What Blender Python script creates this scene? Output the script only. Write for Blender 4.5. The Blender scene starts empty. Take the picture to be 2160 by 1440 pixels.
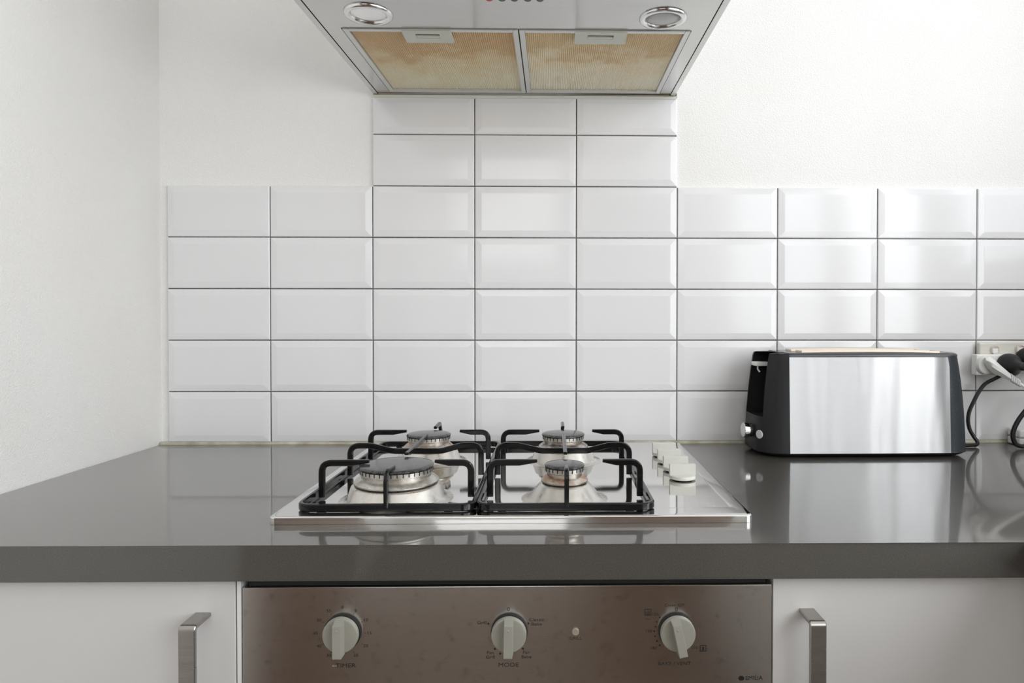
import bpy, bmesh, math, random
from mathutils import Vector, Matrix, Euler
random.seed(7)
D = bpy.data
C = bpy.context.scene.collection
PI = math.pi

# ---------------------------------------------------------------- camera, light, exposure
W, H = 2160.0, 1440.0
FPX, CX, CY = 1417.2555, 1190.2765, 686.9103
YAW, PIT, ROL = 0.0174, 0.0111, 0.0006
cam_d = D.cameras.new('camera'); cam = D.objects.new('camera', cam_d); C.objects.link(cam)
cam_d.sensor_width = 36.0; cam_d.sensor_fit = 'HORIZONTAL'
cam_d.lens = FPX / W * 36.0
cam_d.shift_x = -(CX - W / 2) / W
cam_d.shift_y = (CY - H / 2) / W
cam_d.clip_start = 0.01
c, s = math.cos(YAW), math.sin(YAW)
fw = Vector((s, c, 0)); rt = Vector((c, -s, 0)); up = Vector((0, 0, 1))
c, s = math.cos(PIT), math.sin(PIT)
fw2 = fw * c - up * s; up2 = up * c + fw * s
c, s = math.cos(ROL), math.sin(ROL)
r3 = rt * c + up2 * s; u3 = up2 * c - rt * s
m = Matrix((r3, u3, -fw2)).transposed().to_4x4()
m.translation = Vector((0.5584, -1.3421, 0.2501))
cam.matrix_world = m
bpy.context.scene.camera = cam

world = D.worlds.new('world'); bpy.context.scene.world = world; world.use_nodes = True
world.node_tree.nodes['Background'].inputs[0].default_value = (0.85, 0.92, 1.0, 1)
world.node_tree.nodes['Background'].inputs[1].default_value = 1.0

# openings in the right wall, the last one added for fill (y0, y1, z0, z1, radiance of the daylight behind them)
WINS = [(-1.45, -0.76, 0.04, 1.40, 7.0), (-0.71, -0.12, 0.36, 1.40, 2.6), (-3.25, -1.50, 0.04, 1.40, 4.6)]  # second sill raised in place of an unseen object on the side counter
YREAR = -3.40
REARFILL = (-0.14, 0.68, 0.62, 1.46, 3.0)     # unseen opening added in the rear wall for fill light, beside the added door
def area(name, loc, rot, sx, sy, power, col):
    l = D.lights.new(name, 'AREA'); l.shape = 'RECTANGLE'; l.size = sx; l.size_y = sy
    l.energy = power; l.color = col
    o = D.objects.new(name, l); C.objects.link(o); o.location = loc; o.rotation_euler = rot
    return o
for (y0, y1, z0, z1, rad) in WINS:  # the last of these lamps is added fill
    area('window_daylight', (1.86, (y0 + y1) / 2, (z0 + z1) / 2), (0, PI / 2, 0), z1 - z0 + .12, y1 - y0 + .12,
         rad * PI * (z1 - z0 + .12) * (y1 - y0 + .12), (0.97, 0.985, 1.0))

x0, x1, z0, z1, rad = REARFILL
area('rear_window_daylight', ((x0 + x1) / 2, YREAR - .16, (z0 + z1) / 2), (PI / 2, 0, 0), x1 - x0 + .12, z1 - z0 + .12, rad * PI * (z1 - z0 + .12) * (x1 - x0 + .12), (1.0, .985, .96))  # unseen fill light behind the added rear opening

vs = bpy.context.scene.view_settings
vs.view_transform = 'Standard'; vs.look = 'None'; vs.gamma = 1.0; vs.use_curve_mapping = False
vs.exposure = -0.20
bpy.context.scene.cycles.max_bounces = 12
bpy.context.scene.cycles.diffuse_bounces = 6
bpy.context.scene.cycles.glossy_bounces = 6
bpy.context.scene.cycles.caustics_reflective = True
bpy.context.scene.cycles.caustics_refractive = False
bpy.context.scene.cycles.sample_clamp_indirect = 6

# ---------------------------------------------------------------- materials
class NT:
    def __init__(s, name):
        s.m = D.materials.new(name); s.m.use_nodes = True
        s.n = s.m.node_tree.nodes; s.l = s.m.node_tree.links
        s.b = s.n['Principled BSDF']
    def node(s, t, **kw):
        n = s.n.new(t)
        for k, v in kw.items():
            if k in n.inputs: n.inputs[k].default_value = v
            else: setattr(n, k, v)
        return n
    def coord(s, scale=(1, 1, 1)):
        tc = s.node('ShaderNodeTexCoord'); mp = s.node('ShaderNodeMapping')
        mp.inputs['Scale'].default_value = scale
        s.l.new(tc.outputs['Object'], mp.inputs['Vector']); return mp.outputs['Vector']
    def noise(s, scale, detail=3, vec=None, rough=.5):
        n = s.node('ShaderNodeTexNoise'); n.inputs['Scale'].default_value = scale
        n.inputs['Detail'].default_value = detail; n.inputs['Roughness'].default_value = rough
        s.l.new(vec if vec else s.coord(), n.inputs['Vector']); return n.outputs['Fac']
    def ramp(s, fac, stops):
        r = s.node('ShaderNodeValToRGB'); e = r.color_ramp.elements
        while len(e) < len(stops): e.new(.5)
        for i, (p, col) in enumerate(stops):
            e[i].position = p; e[i].color = (*col, 1) if len(col) == 3 else col
        s.l.new(fac, r.inputs['Fac']); return r.outputs['Color']
    def mr(s, fac, a, b, lo=0., hi=1.):
        r = s.node('ShaderNodeMapRange'); r.inputs['From Min'].default_value = lo; r.inputs['From Max'].default_value = hi
        r.inputs['To Min'].default_value = a; r.inputs['To Max'].default_value = b
        s.l.new(fac, r.inputs['Value']); return r.outputs['Result']
    def bump(s, h, strength, dist=.001, into=None):
        b = s.node('ShaderNodeBump'); b.inputs['Strength'].default_value = strength; b.inputs['Distance'].default_value = dist
        s.l.new(h, b.inputs['Height']); s.l.new(b.outputs['Normal'], (into or s.b.inputs['Normal'])); return b
def M(name, col, rough=.5, metal=0., coat=0., spec=.5, ior=1.5):
    t = NT(name); b = t.b
    b.inputs['Base Color'].default_value = (*col, 1); b.inputs['Roughness'].default_value = rough
    b.inputs['Metallic'].default_value = metal; b.inputs['Coat Weight'].default_value = coat
    b.inputs['Specular IOR Level'].default_value = spec; b.inputs['IOR'].default_value = ior
    b.inputs['Coat Roughness'].default_value = .05
    return t

t = M('plaster', (.86, .85, .83), .75)
n1 = t.noise(420, 3, rough=.6); n2 = t.noise(3.0, 2)
t.bump(n1, .9, .0014)
t.l.new(t.ramp(n2, [(.3, (.875, .868, .845)), (.7, (.90, .90, .888))]), t.b.inputs['Base Color'])
PLASTER = t.m
t = M('plaster_side_wall', (.82, .805, .78), .75)  # same paint as the back wall, its colour darkened to offset excess light
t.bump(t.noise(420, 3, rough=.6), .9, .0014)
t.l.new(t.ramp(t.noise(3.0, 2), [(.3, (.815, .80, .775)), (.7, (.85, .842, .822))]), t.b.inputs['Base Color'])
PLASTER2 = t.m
PAINT = M('ceiling_paint', (.88, .87, .85), .8).m
t = M('rear_paint', (.78, .77, .74), .7); t.bump(t.noise(300), .3); REARPAINT = t.m
t = M('grout', (.115, .11, .10), .95)
n = t.noise(160, 4); t.bump(n, .8, .001)
t.l.new(t.ramp(n, [(.35, (.10, .095, .085)), (.75, (.19, .185, .17))]), t.b.inputs['Base Color']); GROUT = t.m
t = M('tile_glaze', (.80, .80, .81), .11, spec=.5)
t.bump(t.noise(9, 2), .035, .002); TILE = t.m
t = M('sealant', (.50, .48, .39), .45); t.bump(t.noise(200), .4)
t.l.new(t.ramp(t.noise(35, 4), [(.35, (.36, .34, .25)), (.7, (.58, .56, .47))]), t.b.inputs['Base Color']); SEALANT = t.m
CREAMSEAL = M('cream_sealant', (.70, .69, .60), .45).m
t = M('stone_worktop', (.085, .08, .07), .33, coat=1.0, spec=.5)
t.b.inputs['Coat Roughness'].default_value = .055
n = t.noise(900, 2); v = t.node('ShaderNodeTexVoronoi'); v.inputs['Scale'].default_value = 240; t.l.new(t.coord(), v.inputs['Vector'])
base = t.ramp(n, [(.35, (.056, .053, .046)), (.70, (.096, .090, .080))])
mix = t.node('ShaderNodeMix'); mix.data_type = 'RGBA'
t.l.new(t.ramp(v.outputs['Distance'], [(.03, (1, 1, 1)), (.07, (0, 0, 0))]), mix.inputs[0]); t.l.new(base, mix.inputs[6]); mix.inputs[7].default_value = (.22, .21, .20, 1)
t.l.new(mix.outputs[2], t.b.inputs['Base Color']); STONE = t.m
t = M('cabinet_laminate', (.65, .645, .635), .38); t.bump(t.noise(20, 2), .04); LAMINATE = t.m
t = M('dark_wood_floor', (.11, .06, .03), .45)
n = t.noise(3, 5, t.coord((1.5, 14, 1)))
t.l.new(t.ramp(n, [(.3, (.07, .036, .018)), (.7, (.17, .095, .05))]), t.b.inputs['Base Color']); FLOOR = t.m
t = M('door_wood', (.09, .05, .03), .45)
n = t.noise(4, 5, t.coord((14, 1, 1)))
t.l.new(t.ramp(n, [(.3, (.09, .042, .020)), (.7, (.17, .085, .042))]), t.b.inputs['Base Color']); ADDED_DOORWOOD = t.m

def steel(name, col, rough, grain, axis='Z', aniso=.5, arot=0., dirt=None, wav=0., grain_k=.05, cvar=.06, wscale=(9, 9, 9)):
    """brushed steel: grain = mapping scale (stretched noise)"""
    t = M(name, col, rough, 1.0)
    g = t.noise(1.0, 3, t.coord(grain), .6)
    t.l.new(t.mr(g, rough * (.75 if not aniso else .97), rough * (1.3 if not aniso else 1.03), .3, .7), t.b.inputs['Roughness'])
    big = t.noise(7, 4)
    lo = tuple(x * (1 - cvar) for x in col); hi = tuple(min(1, x * (1 + cvar)) for x in col)
    colr = t.ramp(g, [(.3, lo), (.7, hi)])
    if dirt:
        mix = t.node('ShaderNodeMix'); mix.data_type = 'RGBA'
        spots = t.noise(dirt[1], 5, rough=.7)
        t.l.new(t.mr(spots, 0, dirt[2], dirt[3], dirt[4]), mix.inputs[0]); t.l.new(colr, mix.inputs[6])
        mix.inputs[7].default_value = (*dirt[0], 1); colr = mix.outputs[2]
    t.l.new(colr, t.b.inputs['Base Color'])
    b = t.bump(g, grain_k, .0005)
    if wav:
        b2 = t.node('ShaderNodeBump'); b2.inputs['Strength'].default_value = wav; b2.inputs['Distance'].default_value = .01
        t.l.new(t.noise(1.0, 1.5, t.coord(wscale)), b2.inputs['Height']); t.l.new(b2.outputs['Normal'], b.inputs['Normal'])
    if aniso:
        t.b.inputs['Anisotropic'].default_value = aniso; t.b.inputs['Anisotropic Rotation'].default_value = arot
        tg = t.node('ShaderNodeCombineXYZ'); tg.inputs[2 if axis == 'Z' else 0].default_value = 1.0   # blur runs across the brushing
        t.l.new(tg.outputs[0], t.b.inputs['Tangent'])
    return t.m
HOODSTEEL = steel('hood_steel', (.58, .58, .57), .13, (8, 1500, 1500), 'X', .0, wav=.02)
HOBSTEEL = steel('hob_steel', (.74, .735, .72), .045, (6, 900, 900), 'X', 0, dirt=((.60, .585, .56), 120, .5, .58, .75), cvar=.02, grain_k=.02)
OVENSTEEL = steel('oven_steel', (.60, .585, .555), .23, (14, 14, 1400), 'Z', .72, dirt=((.36, .33, .29), 70, .55, .55, .72), cvar=.035, grain_k=.0)
TOASTSTEEL = steel('toaster_steel', (.70, .70, .70), .33, (3, 3, 500), 'Z', .90, wav=.48, cvar=.012, grain_k=.0, wscale=(13, 1, 1.6))
t = M('scuffed_dark_strip', (.06, .07, .08), .38, coat=.2); t.l.new(t.ramp(t.noise(900, 3, rough=.8), [(.4, (.045, .055, .065)), (.62, (.085, .10, .115)), (.72, (.22, .24, .26))]), t.b.inputs['Base Color']); SCUFF_REFL = t.m  # dark reflection on the steel corner, put into the colour with scuff speckle
DOMESTEEL = steel('dome_steel', (.72, .70, .66), .30, (60, 60, 60), 'Z', 0, dirt=((.58, .50, .42), 40, .6, .5, .75), cvar=.04)
HANDLESTEEL = steel('handle_steel', (.38, .36, .335), .24, (4, 4, 200), 'Z', 0, grain_k=.0, cvar=.02)
RINGM = M('lamp_ring', (.78, .78, .77), .16, 1).m
CHROME = M('chrome', (.80, .80, .80), .07, 1).m
ALU = M('filter_frame_aluminium', (.66, .66, .64), .42, .85).m
def filter_mat(name, stops):
    t = M(name, (.62, .55, .42), .45, .1)
    tc = t.node('ShaderNodeTexCoord'); sp = t.node('ShaderNodeSeparateXYZ'); t.l.new(tc.outputs['Object'], sp.inputs[0])
    big = t.noise(14, 5, rough=.65)
    sm = t.node('ShaderNodeMath'); sm.operation = 'MULTIPLY_ADD'; sm.inputs[1].default_value = -2.6; sm.inputs[2].default_value = -.10
    t.l.new(sp.outputs['Y'], sm.inputs[0])
    ad = t.node('ShaderNodeMath'); ad.operation = 'ADD'; t.l.new(sm.outputs[0], ad.inputs[0]); t.l.new(big, ad.inputs[1])
    colr = t.ramp(ad.outputs[0], stops)
    v = t.node('ShaderNodeTexVoronoi'); v.inputs['Scale'].default_value = 520; t.l.new(t.coord(), v.inputs['Vector'])
    mix = t.node('ShaderNodeMix'); mix.data_type = 'RGBA'; mix.blend_type = 'MULTIPLY'
    mix.inputs[0].default_value = .22
    t.l.new(colr, mix.inputs[6]); t.l.new(t.ramp(v.outputs['Distance'], [(.25, (.45, .40, .33)), (.5, (1, 1, 1))]), mix.inputs[7])
    t.l.new(mix.outputs[2], t.b.inputs['Base Color']); return t.m
MESH_L = filter_mat('greasy_filter_mesh', [(.50, (.93, .88, .72)), (.85, (.89, .77, .55)), (1.05, (.78, .59, .36))])
MESH_R = filter_mat('pale_filter_mesh', [(.50, (.97, .94, .82)), (.90, (.95, .86, .66)), (1.1, (.85, .70, .46))])
CREAM = M('cream_plastic', (.62, .63, .55), .38).m
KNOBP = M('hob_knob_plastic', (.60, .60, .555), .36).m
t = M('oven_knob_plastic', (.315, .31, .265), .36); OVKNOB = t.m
t = M('black_enamel', (.006, .006, .0065), .16, spec=.35); t.bump(t.noise(150, 2), .10, .0006); ENAMEL = t.m
t = M('burner_cap_enamel', (.05, .05, .055), .15)
n = t.noise(220, 4)
t.l.new(t.ramp(n, [(.4, (.035, .035, .038)), (.75, (.11, .105, .10))]), t.b.inputs['Base Color']); CAPM = t.m
def burner_alu(name, rust):
    t = M(name, (.70, .68, .64), .34, .9)
    n = t.noise(110, 5, rough=.7)
    t.bump(n, .3, .0006)
    col = t.ramp(n, [(.35, (.50, .46, .40)), (.6, (.72, .70, .66))])
    if rust:
        tc = t.node('ShaderNodeTexCoord'); sp = t.node('ShaderNodeSeparateXYZ'); t.l.new(tc.outputs['Object'], sp.inputs[0])
        band = t.ramp(sp.outputs['Z'], [(rust[0], (0, 0, 0)), (rust[1], (1, 1, 1)), (rust[2], (0, 0, 0))])
        mul = t.node('ShaderNodeMix'); mul.data_type = 'RGBA'; mul.blend_type = 'MULTIPLY'; mul.inputs[0].default_value = 1
        t.l.new(band, mul.inputs[6]); t.l.new(t.ramp(t.noise(60, 4), [(.38, (0, 0, 0)), (.6, (1, 1, 1))]), mul.inputs[7])
        mix = t.node('ShaderNodeMix'); mix.data_type = 'RGBA'
        t.l.new(mul.outputs[2], mix.inputs[0]); t.l.new(col, mix.inputs[6]); mix.inputs[7].default_value = (*rust[3], 1); col = mix.outputs[2]
    t.l.new(col, t.b.inputs['Base Color']); return t.m
BURN = burner_alu('burner_aluminium', None)
BURNRUST = burner_alu('burner_aluminium_rusty', (.031, .0385, .044, (.36, .16, .05)))
BURNDIRT = burner_alu('burner_aluminium_charred', (.031, .0385, .046, (.10, .065, .05)))
BLACKP = M('black_plastic', (.012, .012, .013), .40, spec=.35).m
BLACKP2 = M('black_rim_plastic', (.035, .037, .042), .22).m
BLACKM = M('matt_black', (.008, .008, .008), .7).m
RUBBER = M('black_rubber', (.009, .009, .009), .42, spec=.4).m
WHITEP = M('white_plastic', (.78, .78, .76), .33).m
GREYP = M('warm_white_plastic', (.66, .645, .585), .33).m
GREYP2 = M('grey_well_plastic', (.50, .485, .43), .4).m
LINER = M('heat_tinted_liner', (.68, .58, .48), .4, .3).m
BUTTONW = M('frosted_button', (.62, .62, .63), .5).m
REDP = M('red_plastic', (.55, .03, .03), .4).m
INK = M('black_ink', (.008, .008, .008), .6).m
INKG = M('pale_ink', (.32, .30, .26), .6).m
ORANGE = M('red_print', (.75, .10, .05), .5).m
t = M('lamp_lens', (.85, .85, .84), .25); t.b.inputs['Transmission Weight'].default_value = .7; LENS = t.m
REFLECTOR = M('lamp_reflector', (.82, .82, .81), .28, .9).m
LED = M('neon_lens', (.30, .27, .20), .2).m
FRAMEW = M('window_frame_paint', (.80, .80, .78), .4).m
t = NT('window_glass')
tr = t.node('ShaderNodeBsdfTransparent'); gl = t.node('ShaderNodeBsdfGlossy'); gl.inputs['Roughness'].default_value = 0
mx = t.node('ShaderNodeMixShader'); mx.inputs[0].default_value = .06
t.l.new(tr.outputs[0], mx.inputs[1]); t.l.new(gl.outputs[0], mx.inputs[2])
t.l.new(mx.outputs[0], t.n['Material Output'].inputs['Surface']); GLASS = t.m

# ---------------------------------------------------------------- mesh helpers
AM = {}
def link_mesh(name, bm, mat, parent=None, smooth=35, kind=None, label=None, wn=None):
    if wn is None: wn = smooth and smooth < 50
    me = D.meshes.new(name)
    bmesh.ops.recalc_face_normals(bm, faces=bm.faces)
    bm.to_mesh(me); bm.free()
    if smooth:
        for p in me.polygons: p.use_smooth = True
        me.set_sharp_from_angle(angle=math.radians(smooth))
    for mm in (mat if isinstance(mat, (list, tuple)) else [mat]): me.materials.append(mm)
    o = D.objects.new(name, me); C.objects.link(o)
    if smooth and wn: o.modifiers.new('weighted_normals', 'WEIGHTED_NORMAL').keep_sharp = True
    if parent is not None:
        a = AM.get(parent.name)
        if a is not None:
            me.transform(a.inverted()); AM[o.name] = a
        o.parent = parent
    if kind: o['kind'] = kind
    if label: o['label'] = label
    return o
def thing(name, label, cat, loc=(0, 0, 0), group=None):
    o = D.objects.new(name, None); C.objects.link(o); o.location = loc
    o.empty_display_size = .05
    o['label'] = label; o['category'] = cat
    if group: o['group'] = group
    AM[o.name] = Matrix.Translation(Vector(loc)); return o
def tag(o, label, cat, group=None):
    o['label'] = label; o['category'] = cat
    if group: o['group'] = group
    return o
def box(bm, x0, x1, y0, y1, z0, z1, bev=0., seg=2, rot=None, edges=None):
    r = bmesh.ops.create_cube(bm, size=1.0); vs_ = r['verts']
    for v in vs_:
        v.co = Vector(((x0 + x1) / 2 + v.co.x * (x1 - x0), (y0 + y1) / 2 + v.co.y * (y1 - y0), (z0 + z1) / 2 + v.co.z * (z1 - z0)))
    if bev:
        es = list({e for v in vs_ for e in v.link_edges})
        if edges: es = [e for e in es if edges(e)]
        rr = bmesh.ops.bevel(bm, geom=es, offset=bev, segments=seg, profile=.5, affect='EDGES')
        vs_ = list({v for f in rr['faces'] for v in f.verts} | {v for v in vs_ if v.is_valid})
    if rot is not None:
        bmesh.ops.transform(bm, matrix=rot, verts=[v for v in vs_ if v.is_valid])
    return vs_
def B(*a, **k):
    bm = bmesh.new(); box(bm, *a, **k); return bm
def prism(bm, pts, a, b, axis='Z', bev=0., seg=2, sel=None):
    """polygon pts extruded along axis from a to b"""
    def mk(p, h):
        if axis == 'Z': return Vector((p[0], p[1], h))
        if axis == 'Y': return Vector((p[0], h, p[1]))
        return Vector((h, p[0], p[1]))
    v0 = [bm.verts.new(mk(p, a)) for p in pts]; v1 = [bm.verts.new(mk(p, b)) for p in pts]
    n = len(pts); bm.faces.new(v0[::-1]); bm.faces.new(v1)
    for i in range(n): bm.faces.new((v0[i], v0[(i + 1) % n], v1[(i + 1) % n], v1[i]))
    if bev:
        es = list({e for v in v0 + v1 for e in v.link_edges})
        if sel: es = [e for e in es if sel(e)]
        bmesh.ops.bevel(bm, geom=es, offset=bev, segments=seg, profile=.5, affect='EDGES')
def lathe(bm, prof, cen=(0, 0, 0), axis='Z', n=48, cap0=True, cap1=True):
    cen = Vector(cen); rings = []
    for r, h in prof:
        ring = []
        for i in range(n):
            a = 2 * PI * i / n; u, w = r * math.cos(a), r * math.sin(a)
            if axis == 'Z': p = Vector((u, w, h))
            elif axis == 'Y': p = Vector((u, h, w))
            else: p = Vector((h, u, w))
            ring.append(bm.verts.new(cen + p))
        rings.append(ring)
    for a, b in zip(rings, rings[1:]):
        for i in range(n): bm.faces.new((a[i], a[(i + 1) % n], b[(i + 1) % n], b[i]))
    if cap0: bm.faces.new(rings[0][::-1])
    if cap1: bm.faces.new(rings[-1])
def fillet(pts, r, seg=6):
    """round the inner corners of a polyline of Vectors"""
    out = [pts[0]]
    for i in range(1, len(pts) - 1):
        p0, p1, p2 = pts[i - 1], pts[i], pts[i + 1]
        rr = r[i] if isinstance(r, (list, tuple)) else r
        d0 = (p0 - p1); d2 = (p2 - p1); l0, l2 = d0.length, d2.length
        d0.normalize(); d2.normalize(); ang = d0.angle(d2)
        t_ = min(rr / math.tan(ang / 2), l0 * .49, l2 * .49)
        a = p1 + d0 * t_; b = p1 + d2 * t_
        for k in range(seg + 1):
            u = k / seg; out.append((1 - u) ** 2 * a + 2 * u * (1 - u) * p1 + u * u * b)
    out.append(pts[-1]); return out
def sweep(bm, pts, ws, hs, lat=None, closed=False, cham=.30):
    """bar with chamfered rectangular section; w lateral, h in plane. lat None = keep height axis vertical"""
    n = len(pts); rings = []
    if not isinstance(ws, (list, tuple)): ws = [ws] * n
    if not isinstance(hs, (list, tuple)): hs = [hs] * n
    for i, p in enumerate(pts):
        a = pts[(i - 1) % n] if (closed or i > 0) else p
        b = pts[(i + 1) % n] if (closed or i < n - 1) else p
        t_ = (b - a).normalized()
        if lat is None: U = Vector((0, 0, 1)); L = t_.cross(U).normalized()
        else: L = Vector(lat); U = L.cross(t_).normalized()
        w, h = ws[i] / 2, hs[i] / 2; c_ = min(w, h) * cham * 1.6
        prof = [(w, h - c_), (w - c_, h), (-w + c_, h), (-w, h - c_), (-w, -h + c_), (-w + c_, -h), (w - c_, -h), (w, -h + c_)]
        rings.append([bm.verts.new(p + L * u + U * v_) for u, v_ in prof])
    m_ = len(rings)
    for i in range(m_ if closed else m_ - 1):
        a, b = rings[i], rings[(i + 1) % m_]
        for k in range(8): bm.faces.new((a[k], a[(k + 1) % 8], b[(k + 1) % 8], b[k]))
    if not closed: bm.faces.new(rings[0][::-1]); bm.faces.new(rings[-1])
def tube(bm, pts, r, n=12):
    rings = []; N = len(pts); up_ = Vector((0, 0, 1)); prevL = None
    rs = r if isinstance(r, (list, tuple)) else [r] * N
    for i, p in enumerate(pts):
        t_ = (pts[min(i + 1, N - 1)] - pts[max(i - 1, 0)]).normalized()
        L = (prevL - t_ * prevL.dot(t_)) if prevL is not None else t_.cross(up_)
        if L.length < 1e-4: L = t_.cross(Vector((1, 0, 0)))
        L.normalize(); prevL = L; U = L.cross(t_)
        rings.append([bm.verts.new(p + (L * math.cos(2 * PI * k / n) + U * math.sin(2 * PI * k / n)) * rs[i]) for k in range(n)])
    for a, b in zip(rings, rings[1:]):
        for k in range(n): bm.faces.new((a[k], a[(k + 1) % n], b[(k + 1) % n], b[k]))
    bm.faces.new(rings[0][::-1]); bm.faces.new(rings[-1])
def smooth_path(pts, k=8):
    P = [Vector(p) for p in pts]; out = []
    for i in range(len(P) - 1):
        p0, p1, p2, p3 = P[max(i - 1, 0)], P[i], P[i + 1], P[min(i + 2, len(P) - 1)]
        for j in range(k):
            t_ = j / k
            out.append(.5 * ((2 * p1) + (p2 - p0) * t_ + (2 * p0 - 5 * p1 + 4 * p2 - p3) * t_ ** 2 + (3 * p1 - p0 - 3 * p2 + p3) * t_ ** 3))
    out.append(P[-1]); return out
def text_bm(bm, body, x, z, y, size, align='CENTER', sx=1.0):
    """flat print facing -y, joined into bm"""
    cu = D.curves.new('t', 'FONT'); cu.body = body; cu.size = size; cu.align_x = align; cu.align_y = 'CENTER'
    cu.extrude = 0.00008; cu.resolution_u = 3; cu.space_line = .85
    o = D.objects.new('t', cu); C.objects.link(o)
    dg = bpy.context.evaluated_depsgraph_get(); me = D.meshes.new_from_object(o.evaluated_get(dg))
    me.transform(Matrix.Translation((x, y, z)) @ Matrix.Rotation(PI / 2, 4, 'X') @ Matrix.Diagonal((sx, 1, 1, 1)))
    bm.from_mesh(me); D.objects.remove(o); D.meshes.remove(me); D.curves.remove(cu)

# ---------------------------------------------------------------- the setting
FZ, CZ = -0.90, 1.55
XR, YR = 1.70, -3.40
def lwx(y): return -0.2186 + 0.0235 * y   # the left wall is slightly out of square
def struct(name, bm, mat, parent=None, smooth=None):
    o = link_mesh(name, bm, mat, parent, smooth=smooth)
    if parent is None: o['kind'] = 'structure'
    return o
bm = bmesh.new(); box(bm, -.40, XR + .15, .004, .12, FZ, CZ)
wall_back = struct('wall_back', bm, PLASTER)
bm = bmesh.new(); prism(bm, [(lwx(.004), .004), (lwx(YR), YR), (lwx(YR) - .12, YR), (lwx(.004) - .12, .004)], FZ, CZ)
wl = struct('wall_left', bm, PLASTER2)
bm = bmesh.new()
ys = YR
for (y0, y1, z0, z1, _) in sorted(WINS):
    box(bm, XR, XR + .14, ys, y0, FZ, CZ); box(bm, XR, XR + .14, y0, y1, FZ, z0); box(bm, XR, XR + .14, y0, y1, z1, CZ); ys = y1
box(bm, XR, XR + .14, ys, .004, FZ, CZ)
struct('wall_right', bm, PLASTER)
bm = bmesh.new(); q = REARFILL
for a in [(-.42, q[0], YR - .12, YR, FZ, CZ), (q[1], XR + .14, YR - .12, YR, FZ, CZ), (q[0], q[1], YR - .12, YR, FZ, q[2]), (q[0], q[1], YR - .12, YR, q[3], CZ)]: box(bm, *a)
struct('wall_rear', bm, REARPAINT)
struct('floor', B(-.45, XR + .15, YR - .12, .12, FZ - .05, FZ), FLOOR)
struct('ceiling', B(-.45, XR + .15, YR - .12, .12, CZ, CZ + .05), PAINT)
# windows, the third added for fill: frame, centre post, glass
f = .045
for k, (y0, y1, z0, z1, _) in enumerate(WINS):
    wn = D.objects.new('window_%d' % (k + 1), None); C.objects.link(wn); wn['kind'] = 'structure'
    bm = bmesh.new()
    for a in [(y0, y0 + f, z0, z1), (y1 - f, y1, z0, z1), (y0 + f, y1 - f, z0, z0 + f), (y0 + f, y1 - f, z1 - f, z1)]:
        box(bm, XR + .05, XR + .10, a[0], a[1], a[2], a[3], .003)
    link_mesh('window_frame', bm, FRAMEW, wn)
    link_mesh('glass_pane', B(XR + .073, XR + .077, y0 + f, y1 - f, z0 + f, z1 - f), GLASS, wn, smooth=None)
wn = D.objects.new('window_%d' % (len(WINS) + 1), None); C.objects.link(wn); wn['kind'] = 'structure'  # frame and glass for the added rear fill opening
bm = bmesh.new()
for a in [(q[0], q[0] + f, q[2], q[3]), (q[1] - f, q[1], q[2], q[3]), (q[0] + f, q[1] - f, q[2], q[2] + f), (q[0] + f, q[1] - f, q[3] - f, q[3])]:
    box(bm, a[0], a[1], YR - .10, YR - .05, a[2], a[3], .003)
link_mesh('window_frame', bm, FRAMEW, wn)
link_mesh('glass_pane', B(q[0] + f, q[1] - f, YR - .077, YR - .073, q[2] + f, q[3] - f), GLASS, wn, smooth=None)
# dark brown door added unseen in the rear wall, darkens the oven panel's reflection
dr = D.objects.new('door_2', None); C.objects.link(dr); dr['kind'] = 'structure'
link_mesh('door_leaf', B(.76, 1.54, YR + .002, YR + .040, FZ + .005, FZ + 2.04, .002), ADDED_DOORWOOD, dr)
# brown door added behind the camera in the left wall, browns the oven's reflection
dr = D.objects.new('door_1', None); C.objects.link(dr); dr['kind'] = 'structure'
bm = bmesh.new()
prism(bm, [(lwx(-1.62) + .002, -1.62), (lwx(-1.62) + .036, -1.62), (lwx(-2.60) + .036, -2.60), (lwx(-2.60) + .002, -2.60)], FZ + .005, FZ + 1.98, bev=.002)
link_mesh('door_leaf', bm, ADDED_DOORWOOD, dr)

# tiled splashback: every tile an object of its own on the back wall
TP, TV, TZ0 = 0.2018, 0.1019, 0.1046
TOPFULL = TZ0 + 4 * TV
J = .0019
HOODZ = 0.6915
bm = bmesh.new()
box(bm, -TP + .001, XR, .0002, .005, 0.0015, TOPFULL - .0015)
box(bm, TP + .0012, 4 * TP - .0012, .0002, .005, TOPFULL - .0015, HOODZ + .02)
link_mesh('grout', bm, GROUT, wall_back, smooth=None, label='dark grey grout between the white tiles')
tile_meshes = {}
def tile_mesh(wd, ht, flat=False):
    key = (round(wd, 4), round(ht, 4))
    if key in tile_meshes: return tile_meshes[key]
    bm = bmesh.new(); rings = []
    for ins, y in [(0, .004), (0, -.0012), (.0004, -.0020), (.0013, -.0026), (.0024, -.00285), (.0124, -.00422), (.0134, -.00430), (.0144, -.00432)]:
        a, b = wd / 2 - ins, ht / 2 - ins
        rings.append([bm.verts.new((sx * a, y, sz * b)) for sx, sz in ((-1, -1), (1, -1), (1, 1), (-1, 1))])
    for p, q in zip(rings, rings[1:]):
        for i in range(4): bm.faces.new((p[i], p[(i + 1) % 4], q[(i + 1) % 4], q[i]))
    bm.faces.new(rings[-1]); bm.faces.new(rings[0][::-1])
    bmesh.ops.recalc_face_normals(bm, faces=bm.faces)
    me = D.meshes.new('tile'); bm.to_mesh(me); bm.free()
    for p in me.polygons: p.use_smooth = True
    me.set_sharp_from_angle(angle=math.radians(3.0)); me.materials.append(TILE)
    tile_meshes[key] = me; return me
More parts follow.
